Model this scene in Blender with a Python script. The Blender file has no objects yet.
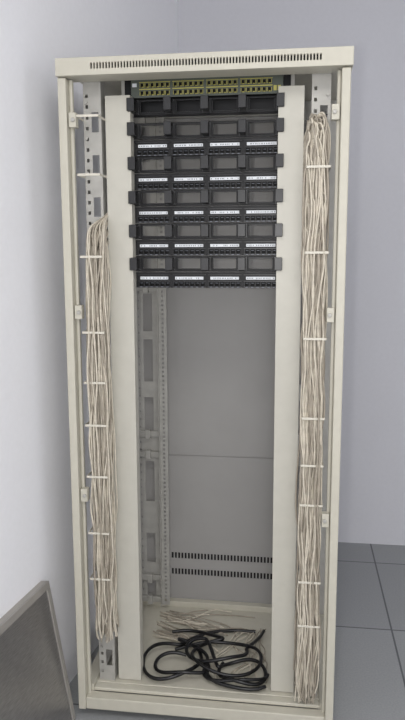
import bpy, bmesh, math, random
from mathutils import Matrix, Vector
random.seed(7)
sc=bpy.context.scene
col=sc.collection
sc.view_settings.view_transform='Standard'
sc.view_settings.look='None'

# ---------------- materials ----------------
def s2l(c):
    return tuple((v/255/12.92 if v/255<=.04045 else ((v/255+.055)/1.055)**2.4) for v in c)
def mat(name,rgb,rough=.5,metal=0,nscale=0,namt=.06,bump=0,spec=.5,stretch=None):
    m=bpy.data.materials.new(name);m.use_nodes=True
    nt=m.node_tree;b=nt.nodes['Principled BSDF']
    c=s2l(rgb)
    b.inputs['Base Color'].default_value=(*c,1);b.inputs['Roughness'].default_value=rough
    b.inputs['Metallic'].default_value=metal;b.inputs['Specular IOR Level'].default_value=spec
    if nscale:
        tc=nt.nodes.new('ShaderNodeTexCoord');n=nt.nodes.new('ShaderNodeTexNoise')
        n.inputs['Scale'].default_value=nscale;n.inputs['Detail'].default_value=4
        if stretch:
            mp=nt.nodes.new('ShaderNodeMapping');mp.inputs['Scale'].default_value=stretch
            nt.links.new(tc.outputs['Object'],mp.inputs[0]);nt.links.new(mp.outputs[0],n.inputs['Vector'])
        else: nt.links.new(tc.outputs['Object'],n.inputs['Vector'])
        r=nt.nodes.new('ShaderNodeValToRGB')
        r.color_ramp.elements[0].position=.3;r.color_ramp.elements[1].position=.7
        r.color_ramp.elements[0].color=(*[v*(1-namt) for v in c],1)
        r.color_ramp.elements[1].color=(*[min(1,v*(1+namt)) for v in c],1)
        nt.links.new(n.outputs['Fac'],r.inputs[0]);nt.links.new(r.outputs[0],b.inputs['Base Color'])
        if bump:
            bp=nt.nodes.new('ShaderNodeBump');bp.inputs['Strength'].default_value=bump;bp.inputs['Distance'].default_value=.002
            nt.links.new(n.outputs['Fac'],bp.inputs['Height']);nt.links.new(bp.outputs[0],b.inputs['Normal'])
    return m
M_beige=mat('beige_powder_coat',(186,182,168),.42,0,40,.03,.05)
M_cover=mat('cover_beige',(185,182,171),.42,0,25,.03,.05)
M_steel=mat('zinc_steel',(166,164,158),.45,.2,30,.08,.05)
M_grey=mat('rear_door_grey',(150,148,145),.5,0,6,.03,0)
M_dark=mat('dark_gap',(18,18,20),.7)
M_black=mat('black_plastic',(9,9,12),.34,spec=.5)
M_blackm=mat('black_painted_metal',(10,10,13),.45,spec=.3)
M_port=mat('port_dark',(4,4,5),.5,spec=.2)
M_white=mat('label_white',(214,217,220),.5)
M_icon=mat('port_icon',(110,114,122),.4)
M_gold=mat('port_gold',(178,171,88),.35,.2)
M_swface=mat('switch_face',(78,84,76),.4)
M_cable=mat('cable_beige',(196,188,172),.5,0,60,.14)
M_cable2=mat('cable_grey',(156,147,133),.5,0,60,.14)
M_strap=mat('strap_white',(200,195,182),.5)
M_rubber=mat('black_rubber',(12,12,14),.36)
M_panel=mat('brushed_steel_panel',(150,148,147),.34,.75,30,.18,.05,stretch=(.3,1,14))
M_panelrim=mat('panel_rim',(168,164,158),.4,.4,20,.05)
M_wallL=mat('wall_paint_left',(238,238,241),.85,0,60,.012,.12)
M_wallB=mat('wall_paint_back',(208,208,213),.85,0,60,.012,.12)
M_ceil=mat('ceiling_paint',(225,226,230),.9,0,30,.01)

def floor_mat():
    m=bpy.data.materials.new('floor_tiles');m.use_nodes=True;nt=m.node_tree;b=nt.nodes['Principled BSDF']
    tc=nt.nodes.new('ShaderNodeTexCoord');mp=nt.nodes.new('ShaderNodeMapping');mp.inputs['Location'].default_value=(-.66+6,-.65+6,0)
    br=nt.nodes.new('ShaderNodeTexBrick');br.offset=0;br.squash=1
    br.inputs['Scale'].default_value=1;br.inputs['Brick Width'].default_value=.6;br.inputs['Row Height'].default_value=.6
    br.inputs['Mortar Size'].default_value=.0035;br.inputs['Mortar Smooth'].default_value=.1;br.inputs['Bias'].default_value=0
    br.inputs['Color1'].default_value=(*s2l((146,148,149)),1);br.inputs['Color2'].default_value=(*s2l((150,152,153)),1)
    br.inputs['Mortar'].default_value=(*s2l((84,86,89)),1)
    nt.links.new(tc.outputs['Object'],mp.inputs[0]);nt.links.new(mp.outputs[0],br.inputs[0])
    n=nt.nodes.new('ShaderNodeTexNoise');n.inputs['Scale'].default_value=160;n.inputs['Detail'].default_value=3
    nt.links.new(tc.outputs['Object'],n.inputs[0])
    mr=nt.nodes.new('ShaderNodeMapRange');mr.inputs[3].default_value=.80;mr.inputs[4].default_value=1.18
    nt.links.new(n.outputs['Fac'],mr.inputs[0])
    mx=nt.nodes.new('ShaderNodeVectorMath');mx.operation='SCALE'
    nt.links.new(br.outputs['Color'],mx.inputs[0]);nt.links.new(mr.outputs[0],mx.inputs['Scale'])
    nt.links.new(mx.outputs[0],b.inputs['Base Color']);b.inputs['Roughness'].default_value=.45
    return m
M_floor=floor_mat()

# ---------------- mesh builder ----------------
class MB:
    def __init__(s,mats): s.bm=bmesh.new();s.mats=mats
    def box(s,x0,x1,y0,y1,z0,z1,m=0):
        vs=[s.bm.verts.new(p) for p in [(x0,y0,z0),(x1,y0,z0),(x1,y1,z0),(x0,y1,z0),(x0,y0,z1),(x1,y0,z1),(x1,y1,z1),(x0,y1,z1)]]
        k=s.mats.index(m) if m!=0 else 0
        for f in [(0,3,2,1),(4,5,6,7),(0,1,5,4),(1,2,6,5),(2,3,7,6),(3,0,4,7)]:
            s.bm.faces.new([vs[i] for i in f]).material_index=k
    def prism(s,quad,z0,z1):
        lo=[s.bm.verts.new((x,y,z0)) for x,y in quad];hi=[s.bm.verts.new((x,y,z1)) for x,y in quad]
        n=len(quad)
        s.bm.faces.new(lo[::-1]);s.bm.faces.new(hi)
        for i in range(n): s.bm.faces.new([lo[i],lo[(i+1)%n],hi[(i+1)%n],hi[i]])
    def cyl(s,c,r,d,axis='y',n=12,m=0,r2=None):
        k=s.mats.index(m) if m!=0 else 0
        R={'y':Matrix.Rotation(math.pi/2,4,'X'),'x':Matrix.Rotation(math.pi/2,4,'Y'),'z':Matrix.Identity(4)}[axis]
        g=bmesh.ops.create_cone(s.bm,cap_ends=True,segments=n,radius1=r,radius2=r if r2 is None else r2,depth=d,matrix=Matrix.Translation(c)@R)
        fs=set()
        for v in g['verts']:
            for f in v.link_faces: fs.add(f)
        for f in fs: f.material_index=k
    def plate(s,u0,u1,v0,v1,w,th,holes,axes='xz',m=0):
        """plate with rectangular holes. axes xz: normal y ; yz: normal x ; xy: normal z"""
        k=s.mats.index(m) if m!=0 else 0
        us=sorted({u0,u1,*[h[0] for h in holes],*[h[1] for h in holes]})
        vs=sorted({v0,v1,*[h[2] for h in holes],*[h[3] for h in holes]})
        us=[u for u in us if u0<=u<=u1];vs=[v for v in vs if v0<=v<=v1]
        def P(u,v,t):
            if axes=='xz': return (u,w+t,v)
            if axes=='yz': return (w+t,u,v)
            return (u,v,w+t)
        solid={}
        for i in range(len(us)-1):
            for j in range(len(vs)-1):
                cu=(us[i]+us[i+1])/2;cv=(vs[j]+vs[j+1])/2
                solid[i,j]=not any(h[0]<cu<h[1] and h[2]<cv<h[3] for h in holes)
        V={}
        def gv(i,j,t):
            if (i,j,t) not in V: V[i,j,t]=s.bm.verts.new(P(us[i],vs[j],th*t))
            return V[i,j,t]
        def face(l):
            try: s.bm.faces.new(l).material_index=k
            except ValueError: pass
        for (i,j),ok in solid.items():
            if not ok: continue
            face([gv(i,j,0),gv(i+1,j,0),gv(i+1,j+1,0),gv(i,j+1,0)])
            face([gv(i,j,1),gv(i,j+1,1),gv(i+1,j+1,1),gv(i+1,j,1)])
            for di,dj,a,b in [(-1,0,(i,j),(i,j+1)),(1,0,(i+1,j),(i+1,j+1)),(0,-1,(i,j),(i+1,j)),(0,1,(i,j+1),(i+1,j+1))]:
                if not solid.get((i+di,j+dj),False):
                    face([gv(*a,0),gv(*b,0),gv(*b,1),gv(*a,1)])
    def obj(s,name,parent=None,bevel=0,loc=None,smooth=False):
        bmesh.ops.recalc_face_normals(s.bm,faces=s.bm.faces)
        me=bpy.data.meshes.new(name);s.bm.to_mesh(me);s.bm.free()
        for m in s.mats: me.materials.append(m)
        o=bpy.data.objects.new(name,me);col.objects.link(o)
        if parent: o.parent=parent
        if loc: o.location=loc
        if bevel:
            b=o.modifiers.new('bevel','BEVEL');b.width=bevel;b.segments=2;b.limit_method='ANGLE'
        return o
def empty(name):
    e=bpy.data.objects.new(name,None);col.objects.link(e);e.empty_display_size=.1;return e

def curve_obj(name,lines,mats,parent=None,res=4):
    """lines: (points, radius, mat index)"""
    cu=bpy.data.curves.new(name,'CURVE');cu.dimensions='3D';cu.bevel_depth=1;cu.bevel_resolution=1;cu.resolution_u=res
    for m in mats: cu.materials.append(m)
    for pts,r,mi in lines:
        sp=cu.splines.new('NURBS');sp.points.add(len(pts)-1)
        for i,p in enumerate(pts):
            sp.points[i].co=(*p,1);sp.points[i].radius=r
        sp.use_endpoint_u=True;sp.order_u=4;sp.material_index=mi;sp.use_smooth=True
    o=bpy.data.objects.new(name,cu);col.objects.link(o)
    dg=bpy.context.evaluated_depsgraph_get()
    me=bpy.data.meshes.new_from_object(o.evaluated_get(dg))
    me.name=name
    bpy.data.objects.remove(o)
    o=bpy.data.objects.new(name,me);col.objects.link(o)
    if parent: o.parent=parent
    return o

# ---------------- room ----------------
b=MB([M_floor]);b.box(-1.4,3.3,-4.2,1.6,-.06,0);b.obj('floor')
b=MB([M_ceil]);b.box(-1.4,3.3,-4.2,1.6,2.9,2.98);b.obj('ceiling')
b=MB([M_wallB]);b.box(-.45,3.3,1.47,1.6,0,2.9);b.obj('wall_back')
ang=math.atan(.134)
wx=lambda y:-.311-(1.47-y)*.134
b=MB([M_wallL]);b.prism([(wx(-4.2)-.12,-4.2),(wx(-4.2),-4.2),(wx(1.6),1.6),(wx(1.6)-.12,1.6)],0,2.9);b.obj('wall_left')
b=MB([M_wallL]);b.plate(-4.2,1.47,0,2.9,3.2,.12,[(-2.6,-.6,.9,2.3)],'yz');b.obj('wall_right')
wd=MB([M_beige]);
wd.box(3.22,3.27,-2.6,-.6,.9,.95);wd.box(3.22,3.27,-2.6,-.6,2.25,2.3);wd.box(3.22,3.27,-2.6,-2.55,.95,2.25);wd.box(3.22,3.27,-.65,-.6,.95,2.25);wd.box(3.22,3.27,-1.625,-1.575,.95,2.25)
wd.obj('window_1')

# ---------------- rack ----------------
rack=empty('network_rack_cabinet')
D=.6
b=MB([M_beige,M_dark])
for sx in(-1,1):
    x0,x1=sorted((sx*.4,sx*.376))
    b.box(x0,x1,-.012,.03,.03,1.95)
    x0,x1=sorted((sx*.376,sx*.366))
    b.box(x0,x1,.014,.03,.03,1.95)
b.obj('front_frame_posts',rack,.003)
b=MB([M_beige,M_dark])
b.box(-.376,.376,-.008,.03,.03,.07)
b.box(-.36,.36,.03,.06,.07,.082)
b.obj('front_sill',rack,.003)
slots=[]
n=74
for i in range(n):
    x=-.30+.62*i/(n-1);slots.append((x-.0022,x+.0022,1.969,1.985))
b=MB([M_beige,M_dark])
b.plate(-.402,.405,1.953,2.0,-.02,.012,slots)
b.box(-.402,.405,-.008,.06,1.993,2.0)
b.box(-.402,.405,-.008,.06,1.953,1.958)
b.box(-.402,-.395,-.008,.06,1.958,1.993);b.box(.395,.405,-.008,.06,1.958,1.993)
b.box(-.39,.39,.0,.004,1.960,1.992,M_dark)
b.obj('top_header',rack,.0015)
b=MB([M_beige,M_steel]);b.box(-.4,.4,.06,D+.02,1.985,2.0);b.obj('roof_plate',rack,.002)
b=MB([M_beige,M_steel])
b.plate(-.36,.36,.06,D-.02,.070,.014,[],'xy')
b.box(-.4,-.36,.03,D+.02,.03,.09);b.box(.36,.4,.03,D+.02,.03,.09)
b.box(-.36,.36,D-.03,D+.0,.03,.105)
b.obj('base_plate',rack,.002)
b=MB([M_rubber,M_steel])
for x in(-.34,.34):
    for y in(.07,D-.07):
        b.cyl((x,y,.0165),.0165,.02,'x',20);b.box(x-.014,x+.014,y-.014,y+.014,.026,.04,M_steel)
b.obj('casters',rack)
b=MB([M_steel,M_beige])
for sx in(-1,1):
    x0,x1=sorted((sx*.4,sx*.365));b.box(x0,x1,D-.03,D+.02,.09,1.985)
b.box(-.365,.365,D-.03,D+.0,1.94,1.985)
b.obj('rear_frame',rack,.002)
sl=[]
for zr in (.285,.218):
    for i in range(31):
        x=-.202+.39*i/30
        sl.append((x-.0038,x+.0038,zr-.012,zr+.012))
b=MB([M_grey,M_dark])
b.plate(-.362,.362,.105,.694,D,.002,sl);b.plate(-.362,.362,.698,1.94,D,.002,[])
b.box(-.362,.362,D+.004,D+.006,.69,.702)
b.box(-.25,.25,D+.012,D+.014,.17,.33,M_dark)
b.obj('rear_door',rack)
def upright(b,x0,x1,y,th,z0,z1):
    holes=[];w=x1-x0
    z=z0+.03
    i=0
    while z<z1-.05:
        holes.append((x0+w*.12,x0+w*.28,z,z+.010))
        if i%4==1: holes.append((x0+w*.45,x0+w*.85,z-.006,z+.05))
        z+=.03;i+=1
    b.plate(x0,x1,z0,z1,y,th,holes)
b=MB([M_steel])
for sx in(-1,1):
    x0,x1=sorted((sx*.352,sx*.300))
    upright(b,x0,x1,.07,.002,.082,1.985)
    b.box(*sorted((sx*.352,sx*.350)),.072,.11,.082,1.985)
    b.box(*sorted((sx*.302,sx*.300)),.072,.11,.082,1.985)
b.obj('front_uprights',rack)
b=MB([M_steel,M_cover])
for sx in(-1,1):
    holes=[]
    x0,x1=sorted((sx*.325,sx*.238))
    for zc,h in [(.17,.10),(.33,.12),(.60,.16),(.86,.14),(1.07,.16),(1.25,.14),(1.45,.16),(1.66,.15),(1.85,.12)]:
        holes.append((x0+.028,x1-.024,zc-h/2,zc+h/2))
    z=.12
    while z<1.93:
        holes.append(((x0+.008),(x0+.014),z,z+.008));z+=.03
    b.plate(x0,x1,.105,1.94,D-.04,.002,holes)
    b.box(*sorted((sx*.236,sx*.234)),D-.075,D-.035,.105,1.94)
    holes=[];z=.12
    x0,x1=sorted((sx*.234,sx*.204))
    while z<1.93:
        holes.append((x0+.011,x0+.019,z,z+.008));z+=.0165
    b.plate(x0,x1,.105,1.94,D-.06,.002,holes)
b.obj('rear_uprights',rack)
b=MB([M_steel])
for sx in(-1,1):
    for z in(.11,.20,.70,.78,1.33,1.92):
        b.box(*sorted((sx*.352,sx*.330)),.075,D-.03,z,z+.022)
        b.box(*sorted((sx*.345,sx*.238)),D-.055,D-.042,z,z+.022)
        b.box(*sorted((sx*.29,sx*.272)),D-.065,D-.042,z-.006,z+.028)
b.obj('depth_braces',rack,.0015)
b=MB([M_steel])
for sx in(-1,1):
    b.box(*sorted((sx*.247,sx*.222)),.124,.128,.084,1.985)
    b.box(*sorted((sx*.252,sx*.247)),.124,.17,.084,1.985)
b.obj('front_mounting_rails',rack)
def cover(name,x0,x1,z0,z1):
    b=MB([M_cover,M_steel])
    b.box(x0,x1,.078,.0795,z0,z1)
    b.box(x0,x0+.0015,.0795,.118,z0,z1);b.box(x1-.0015,x1,.0795,.118,z0,z1)
    b.box(x0+.0015,x1-.0015,.0795,.118,z0,z0+.0015)
    o=b.obj(name,rack,.0008)
    return o
cover('cable_channel_cover_a',-.290,-.216,.086,1.918)
cover('cable_channel_cover_b',.208,.280,.086,1.928)
b=MB([M_beige,M_steel])
for sx,zs in((-1,(1.839,1.30,.742)),(1,(1.840,1.298,.698))):
    for z in zs:
        b.box(*sorted((sx*.373,sx*.352)),-.006,.02,z-.020,z+.020)
        b.cyl((sx*.360,-.008,z),.006,.006,'y',12,M_steel)
b.obj('hinges',rack,.003)
b=MB([M_steel,M_port])
for sx in(-1,1):
    for z in(.2,.5,.8,1.1,1.4,1.7,1.9,1.8):
        b.cyl((sx*.344,.067,z),.005,.006,'y',10)
b.obj('screws',rack)

# ---------------- equipment ----------------
YF=.122   # front face plane of panels
def rings(b,zc):
    for x in(-.214,-.107,0,.107,.214):
        w=.009
        b.box(x-w,x+w,YF-.045,YF,zc+.014,zc+.019)
        b.box(x-w,x+w,YF-.045,YF,zc-.019,zc-.014)
        b.box(x-w-.002,x+w+.002,YF-.052,YF-.045,zc-.018,zc+.018)
        b.box(x-.014,x+.014,YF-.004,YF,zc-.021,zc+.021)
def manager(z1,U,first,blank=False):
    b=MB([M_black,M_blackm,M_dark,M_steel])
    zc=z1-U/2
    holes=[(xc-.034,xc+.034,zc-.014,zc+.016) for xc in(-.160,-.0535,.0535,.160)]
    b.plate(-.2413,.2413,z1-U+.001,z1-.001,YF,.002,holes,m=M_blackm)
    for xc in(-.160,-.0535,.0535,.160):
        b.box(xc-.037,xc+.037,YF-.003,YF,zc+.016,zc+.019);b.box(xc-.037,xc+.037,YF-.003,YF,zc-.017,zc-.014)
        b.box(xc-.037,xc-.034,YF-.003,YF,zc-.014,zc+.016);b.box(xc+.034,xc+.037,YF-.003,YF,zc-.014,zc+.016)
    rings(b,zc)
    for x in(-.233,.233): b.cyl((x,YF-.002,zc),.004,.005,'y',10,M_steel)
    if blank: b.box(-.235,.235,YF+.03,YF+.04,z1-U+.002,z1-.002,M_blackm)
    b.obj('cable_management_panel',None,.0012)
def patch(z1,U):
    b=MB([M_black,M_blackm,M_port,M_white,M_icon,M_steel])
    z0=z1-U
    holes=[];groups=(-.1605,-.0535,.0535,.1605)
    for g in groups:
        for i in range(6):
            x=g-.0405+i*.0162
            holes.append((x-.0058,x+.0058,z0+.006,z0+.0175))
    b.plate(-.2413,.2413,z0+.0008,z1-.0008,YF,.002,holes,m=M_blackm)
    for g in groups:
        b.box(g-.049,g+.049,YF+.012,YF+.016,z0+.003,z0+.022,M_port)
        b.box(g-.050,g+.050,YF-.004,YF,z0+.0195,z0+.022)
        b.box(g-.050,g+.050,YF-.005,YF,z0+.0015,z0+.0045)
        b.box(g-.043,g+.043,YF-.003,YF,z0+.0255,z0+.0340,M_white)
        b.box(g-.050,g+.050,YF-.004,YF,z0+.0385,z0+.041)
        for k in range(16):
            x=g-.038+k*.0051+random.uniform(-.001,.001)
            if random.random()<.8: b.box(x-.0011,x+.0011,YF-.0034,YF-.003,z0+.0275,z0+.0315,M_icon)
        for i in range(6):
            x=g-.0405+i*.0162
            b.box(x-.004,x+.004,YF+.004,YF+.006,z0+.014,z0+.0155,M_icon)
            b.box(x-.0035,x+.0035,YF-.0055,YF-.005,z0+.002,z0+.004,M_icon)
            b.box(x-.0078,x-.0064,YF-.004,YF,z0+.0045,z0+.0195)
    b.box(-.23,.23,YF+.002,YF+.03,z0+.003,z0+.006,M_blackm)
    for i in range(24):
        x=-.2+i*.0174;b.box(x-.006,x+.006,YF+.016,YF+.04,z0+.006,z0+.02,M_port)
    for x in(-.233,.233): b.cyl((x,YF-.002,(z0+z1)/2),.004,.005,'y',10,M_steel)
    b.obj('patch_panel',None,.0006)
U=.0483
for i in range(5):
    z=1.848-2*U*i
    manager(z,U,i);patch(z-U,U)
# switch + manager below
b=MB([M_swface,M_blackm,M_port,M_gold,M_white,M_steel])
z1=1.970;z0=1.916
holes=[]
groups=(-.150,-.052,.046,.144)
for g in groups:
    for i in range(6):
        x=g-.0375+i*.015
        for zz in(z0+.006,z0+.028): holes.append((x-.0048,x+.0048,zz,zz+.012))
b.plate(-.22,.22,z0,z1,YF-.01,.003,holes)
b.box(-.2413,-.22,YF-.001,YF+.001,z0,z1,M_blackm);b.box(.22,.2413,YF-.001,YF+.001,z0,z1,M_blackm)
b.box(-.218,.218,YF+.0,YF+.28,z0+.001,z1-.001,M_blackm)
for g in groups:
    b.box(g-.046,g+.046,YF-.0115,YF-.010,z0+.0215,z0+.0245,M_gold)
    b.box(g-.046,g+.046,YF-.0115,YF-.010,z0+.0415,z0+.0435,M_gold)
    for i in range(6):
        x=g-.0375+i*.015
        for zz in(z0+.006,z0+.028):
            b.box(x-.0064,x-.0048,YF-.0125,YF-.01,zz,zz+.012,M_gold);b.box(x+.0048,x+.0064,YF-.0125,YF-.01,zz,zz+.012,M_gold)
            b.box(x-.003,x+.003,YF-.004,YF-.001,zz+.001,zz+.004,M_gold)
b.box(.193,.202,YF-.013,YF-.01,z0+.008,z0+.022,M_gold);b.box(.205,.214,YF-.013,YF-.01,z0+.008,z0+.022,M_gold);b.box(-.216,-.203,YF-.012,YF-.01,z0+.03,z0+.04,M_white)
b.obj('network_switch',None,.0004)
manager(1.914,.046,9,True)

# ---------------- cable bundles ----------------
def strand(side,ztop,zbot,lead,cx,sp):
    xb=side*(cx+random.uniform(-sp,sp));yb=.038+random.uniform(-.034,.025)
    pts=list(lead(side,xb,yb,ztop))
    z=ztop
    ox,oy=0,0
    while z>zbot:
        ox=ox*.6+random.uniform(-.010,.010);oy=oy*.6+random.uniform(-.007,.007)
        pts.append((xb+ox,min(.064,yb+oy),z));z-=random.uniform(.045,.085)
    pts.append((xb+ox*.5+random.uniform(-.008,.008),yb,zbot))
    return pts,random.uniform(.0021,.0029),0 if random.random()<.6 else 1
def leadR(s,xb,yb,zt):
    zs=zt-random.uniform(.02,.14)
    return [(s*.262,.14,zs-.05),(s*.275,.10,zs),(s*.290,.055,zt+.01),(xb-.003,yb,zt+random.uniform(.02,.07)),(xb+.004,yb,zt+.005)]
def leadL(s,xb,yb,zt):
    return [(s*.262,.15,zt+random.uniform(.02,.16)),(s*.282,.12,zt+.06),(s*.297,.075,zt+.02)]
L=[strand(1,random.choice([1.78,1.80,1.76,1.70,1.6,1.5,1.74]),random.uniform(.09,.20),leadR,.317,.025) for i in range(160)]
curve_obj('data_cable_bundle',L,[M_cable,M_cable2])
L=[strand(-1,random.choice([1.55,1.53,1.50,1.47,1.40]),random.uniform(.25,.35),leadL,.312,.026) for i in range(150)]
curve_obj('data_cable_bundle',L,[M_cable,M_cable2])
b=MB([M_strap])
for z in(1.46,1.24,1.09,.96,.80,.62,.47,1.69,1.85):
    b.box(-.352,-.289,-.001,.001,z-.0035,z+.0035);b.box(-.354,-.352,-.001,.072,z-.0035,z+.0035);b.box(-.290,-.288,-.001,.072,z-.0035,z+.0035)
for z in(1.70,1.47,1.23,1.00,.86,.74,.50,.36):
    b.box(.289,.352,-.001,.001,z-.0035,z+.0035);b.box(.352,.354,-.001,.072,z-.0035,z+.0035);b.box(.288,.290,-.001,.072,z-.0035,z+.0035)
b.obj('bundle_straps',rack,.001)

# ---------------- cables on the base ----------------
pile=empty('cable_pile')
zb=.084
def loop(cx,cy,rx,ry,a0,a1,h,n=26,wob=.08):
    out=[]
    ph=random.uniform(0,6)
    for i in range(n):
        a=a0+(a1-a0)*i/(n-1)
        k=1+wob*math.sin(a*1.7+ph)
        out.append((cx+rx*k*math.cos(a),cy+ry*k*math.sin(a),h+.009*(1+math.sin(a*2.3+ph))))
    return out
L=[]
pts=[(.14,.40,zb+.014),(.02,.40,zb+.018),(-.08,.33,zb+.02)]+loop(-.125,.17,.095,.11,1.4,8.0,zb+.018)+[(-.05,.25,zb+.03),(.0,.20,zb+.025)]+loop(.09,.13,.10,.065,3.2,6.4,zb+.018,14)
L.append((pts,.0062,0))
pts=loop(.11,.13,.075,.07,2.5,9.4,zb+.018)+loop(.02,.22,.10,.07,2.0,6.8,zb+.034)+[(.16,.33,zb+.028),(.17,.40,zb+.02)]
L.append((pts,.0062,0))
pts=loop(-.09,.14,.085,.06,1.5,7.0,zb+.020)+[(.0,.08,zb+.018),(.08,.06,zb+.018),(.16,.05,zb+.014),(.19,.08,zb+.014)]
L.append((pts,.006,0))
pts=[(-.16,.35,zb+.02),(-.10,.38,zb+.02),(-.02,.34,zb+.024)]+loop(.05,.20,.125,.095,1.6,8.2,zb+.026)+[(-.05,.28,zb+.03),(-.13,.24,zb+.02)]
L.append((pts,.006,0))
curve_obj('black_power_cables',L,[M_rubber],pile)
L=[]
for i in range(30):
    y=.40+random.uniform(-.10,.10);x=-.21+random.uniform(-.01,.03)
    pts=[(x-.02,y+.03,zb+.003)]
    a=random.uniform(-.6,.25)
    for k in range(random.choice([4,5,6,8])):
        x+=.042*math.cos(a);y+=.035*math.sin(a);a+=random.uniform(-.6,.55)
        y=min(.54,max(.18,y))
        pts.append((x,y,zb+.003+random.uniform(0,.018)))
    L.append((pts,.0022,random.choice([0,1])))
for i in range(11):
    x=.15+random.uniform(-.05,.03);y=.42;pts=[]
    for k in range(10):
        pts.append((x,y,zb+.003+random.uniform(0,.014)));x=min(.2,x+random.uniform(-.04,.035));y-=.035
    L.append((pts,.002,random.choice([0,1])))
curve_obj('loose_data_cables',L,[M_cable,M_cable2],pile)

# ---------------- removed side panel leaning on the wall ----------------
b=MB([M_panel,M_panelrim])
Lp=1.15;H=.462;T=.028
b.plate(0,Lp,0,H,0,.0015,[],'yz')
b.box(-T,0,0,Lp,H-.0015,H,M_panelrim)
b.box(-T,0,0,Lp,0,.0015,M_panelrim)
b.box(-T,0,Lp-.0015,Lp,.0015,H-.0015,M_panelrim);b.box(-T,0,0,.0015,.0015,H-.0015,M_panelrim)
b.box(.0015,.006,.0,Lp,H-.022,H,M_panelrim)
b.box(.0015,.006,Lp-.018,Lp,0,H-.022,M_panelrim)
o=b.obj('cabinet_side_panel',None,.0012)
lean=math.radians(-9.5)
o.rotation_euler=(0,lean,-ang)
o.location=(-.418-Lp*math.sin(ang)+.006,-.022-Lp*math.cos(ang),.006)

# ---------------- lights ----------------
b=MB([M_ceil,M_white]);
b.box(-.1,1.1,-2.5,-1.3,2.86,2.9);o=b.obj('added_fill_housing')  # made-up housing, out of view, for the added overhead fill
def area(name,loc,rot,sx,sy,e,c=(1,1,1)):
    l=bpy.data.lights.new(name,'AREA');l.shape='RECTANGLE';l.size=sx;l.size_y=sy;l.energy=e;l.color=c
    o=bpy.data.objects.new(name,l);col.objects.link(o);o.location=loc;o.rotation_euler=rot;return o
area('added_overhead_fill',(.5,-1.9,2.855),(0,0,0),1.1,1.1,28,(1,.98,.94))  # added fill from above to light the room, no known lamp there
l=bpy.data.lights.new('camera_flash','POINT');l.energy=33;l.shadow_soft_size=.02;l.color=(1,.985,.96)
o=bpy.data.objects.new('camera_flash',l);col.objects.link(o);o.location=(.2711-.07,-1.9662,1.4784+.01)
w=bpy.data.worlds.new('world');sc.world=w;w.use_nodes=True
bg=w.node_tree.nodes['Background'];bg.inputs[0].default_value=(.965,.965,1,1);bg.inputs[1].default_value=1.8

# ---------------- camera ----------------
cx,cy,cz,yaw,pit,rol,f=.2711,-1.9662,1.4784,.1359,.1567,-.0036,696.7
F=Vector((-math.sin(yaw)*math.cos(pit),math.cos(yaw)*math.cos(pit),-math.sin(pit)))
R=Vector((math.cos(yaw),math.sin(yaw),0));Up=R.cross(F)
R2=R*math.cos(rol)+Up*math.sin(rol);U2=-R*math.sin(rol)+Up*math.cos(rol)
c=bpy.data.cameras.new('camera');c.sensor_fit='VERTICAL';c.sensor_height=36;c.lens=36*f/720
o=bpy.data.objects.new('camera',c);col.objects.link(o);sc.camera=o
m=Matrix((R2,U2,-F)).transposed().to_4x4();m.translation=(cx,cy,cz);o.matrix_world=m
c.clip_start=.05
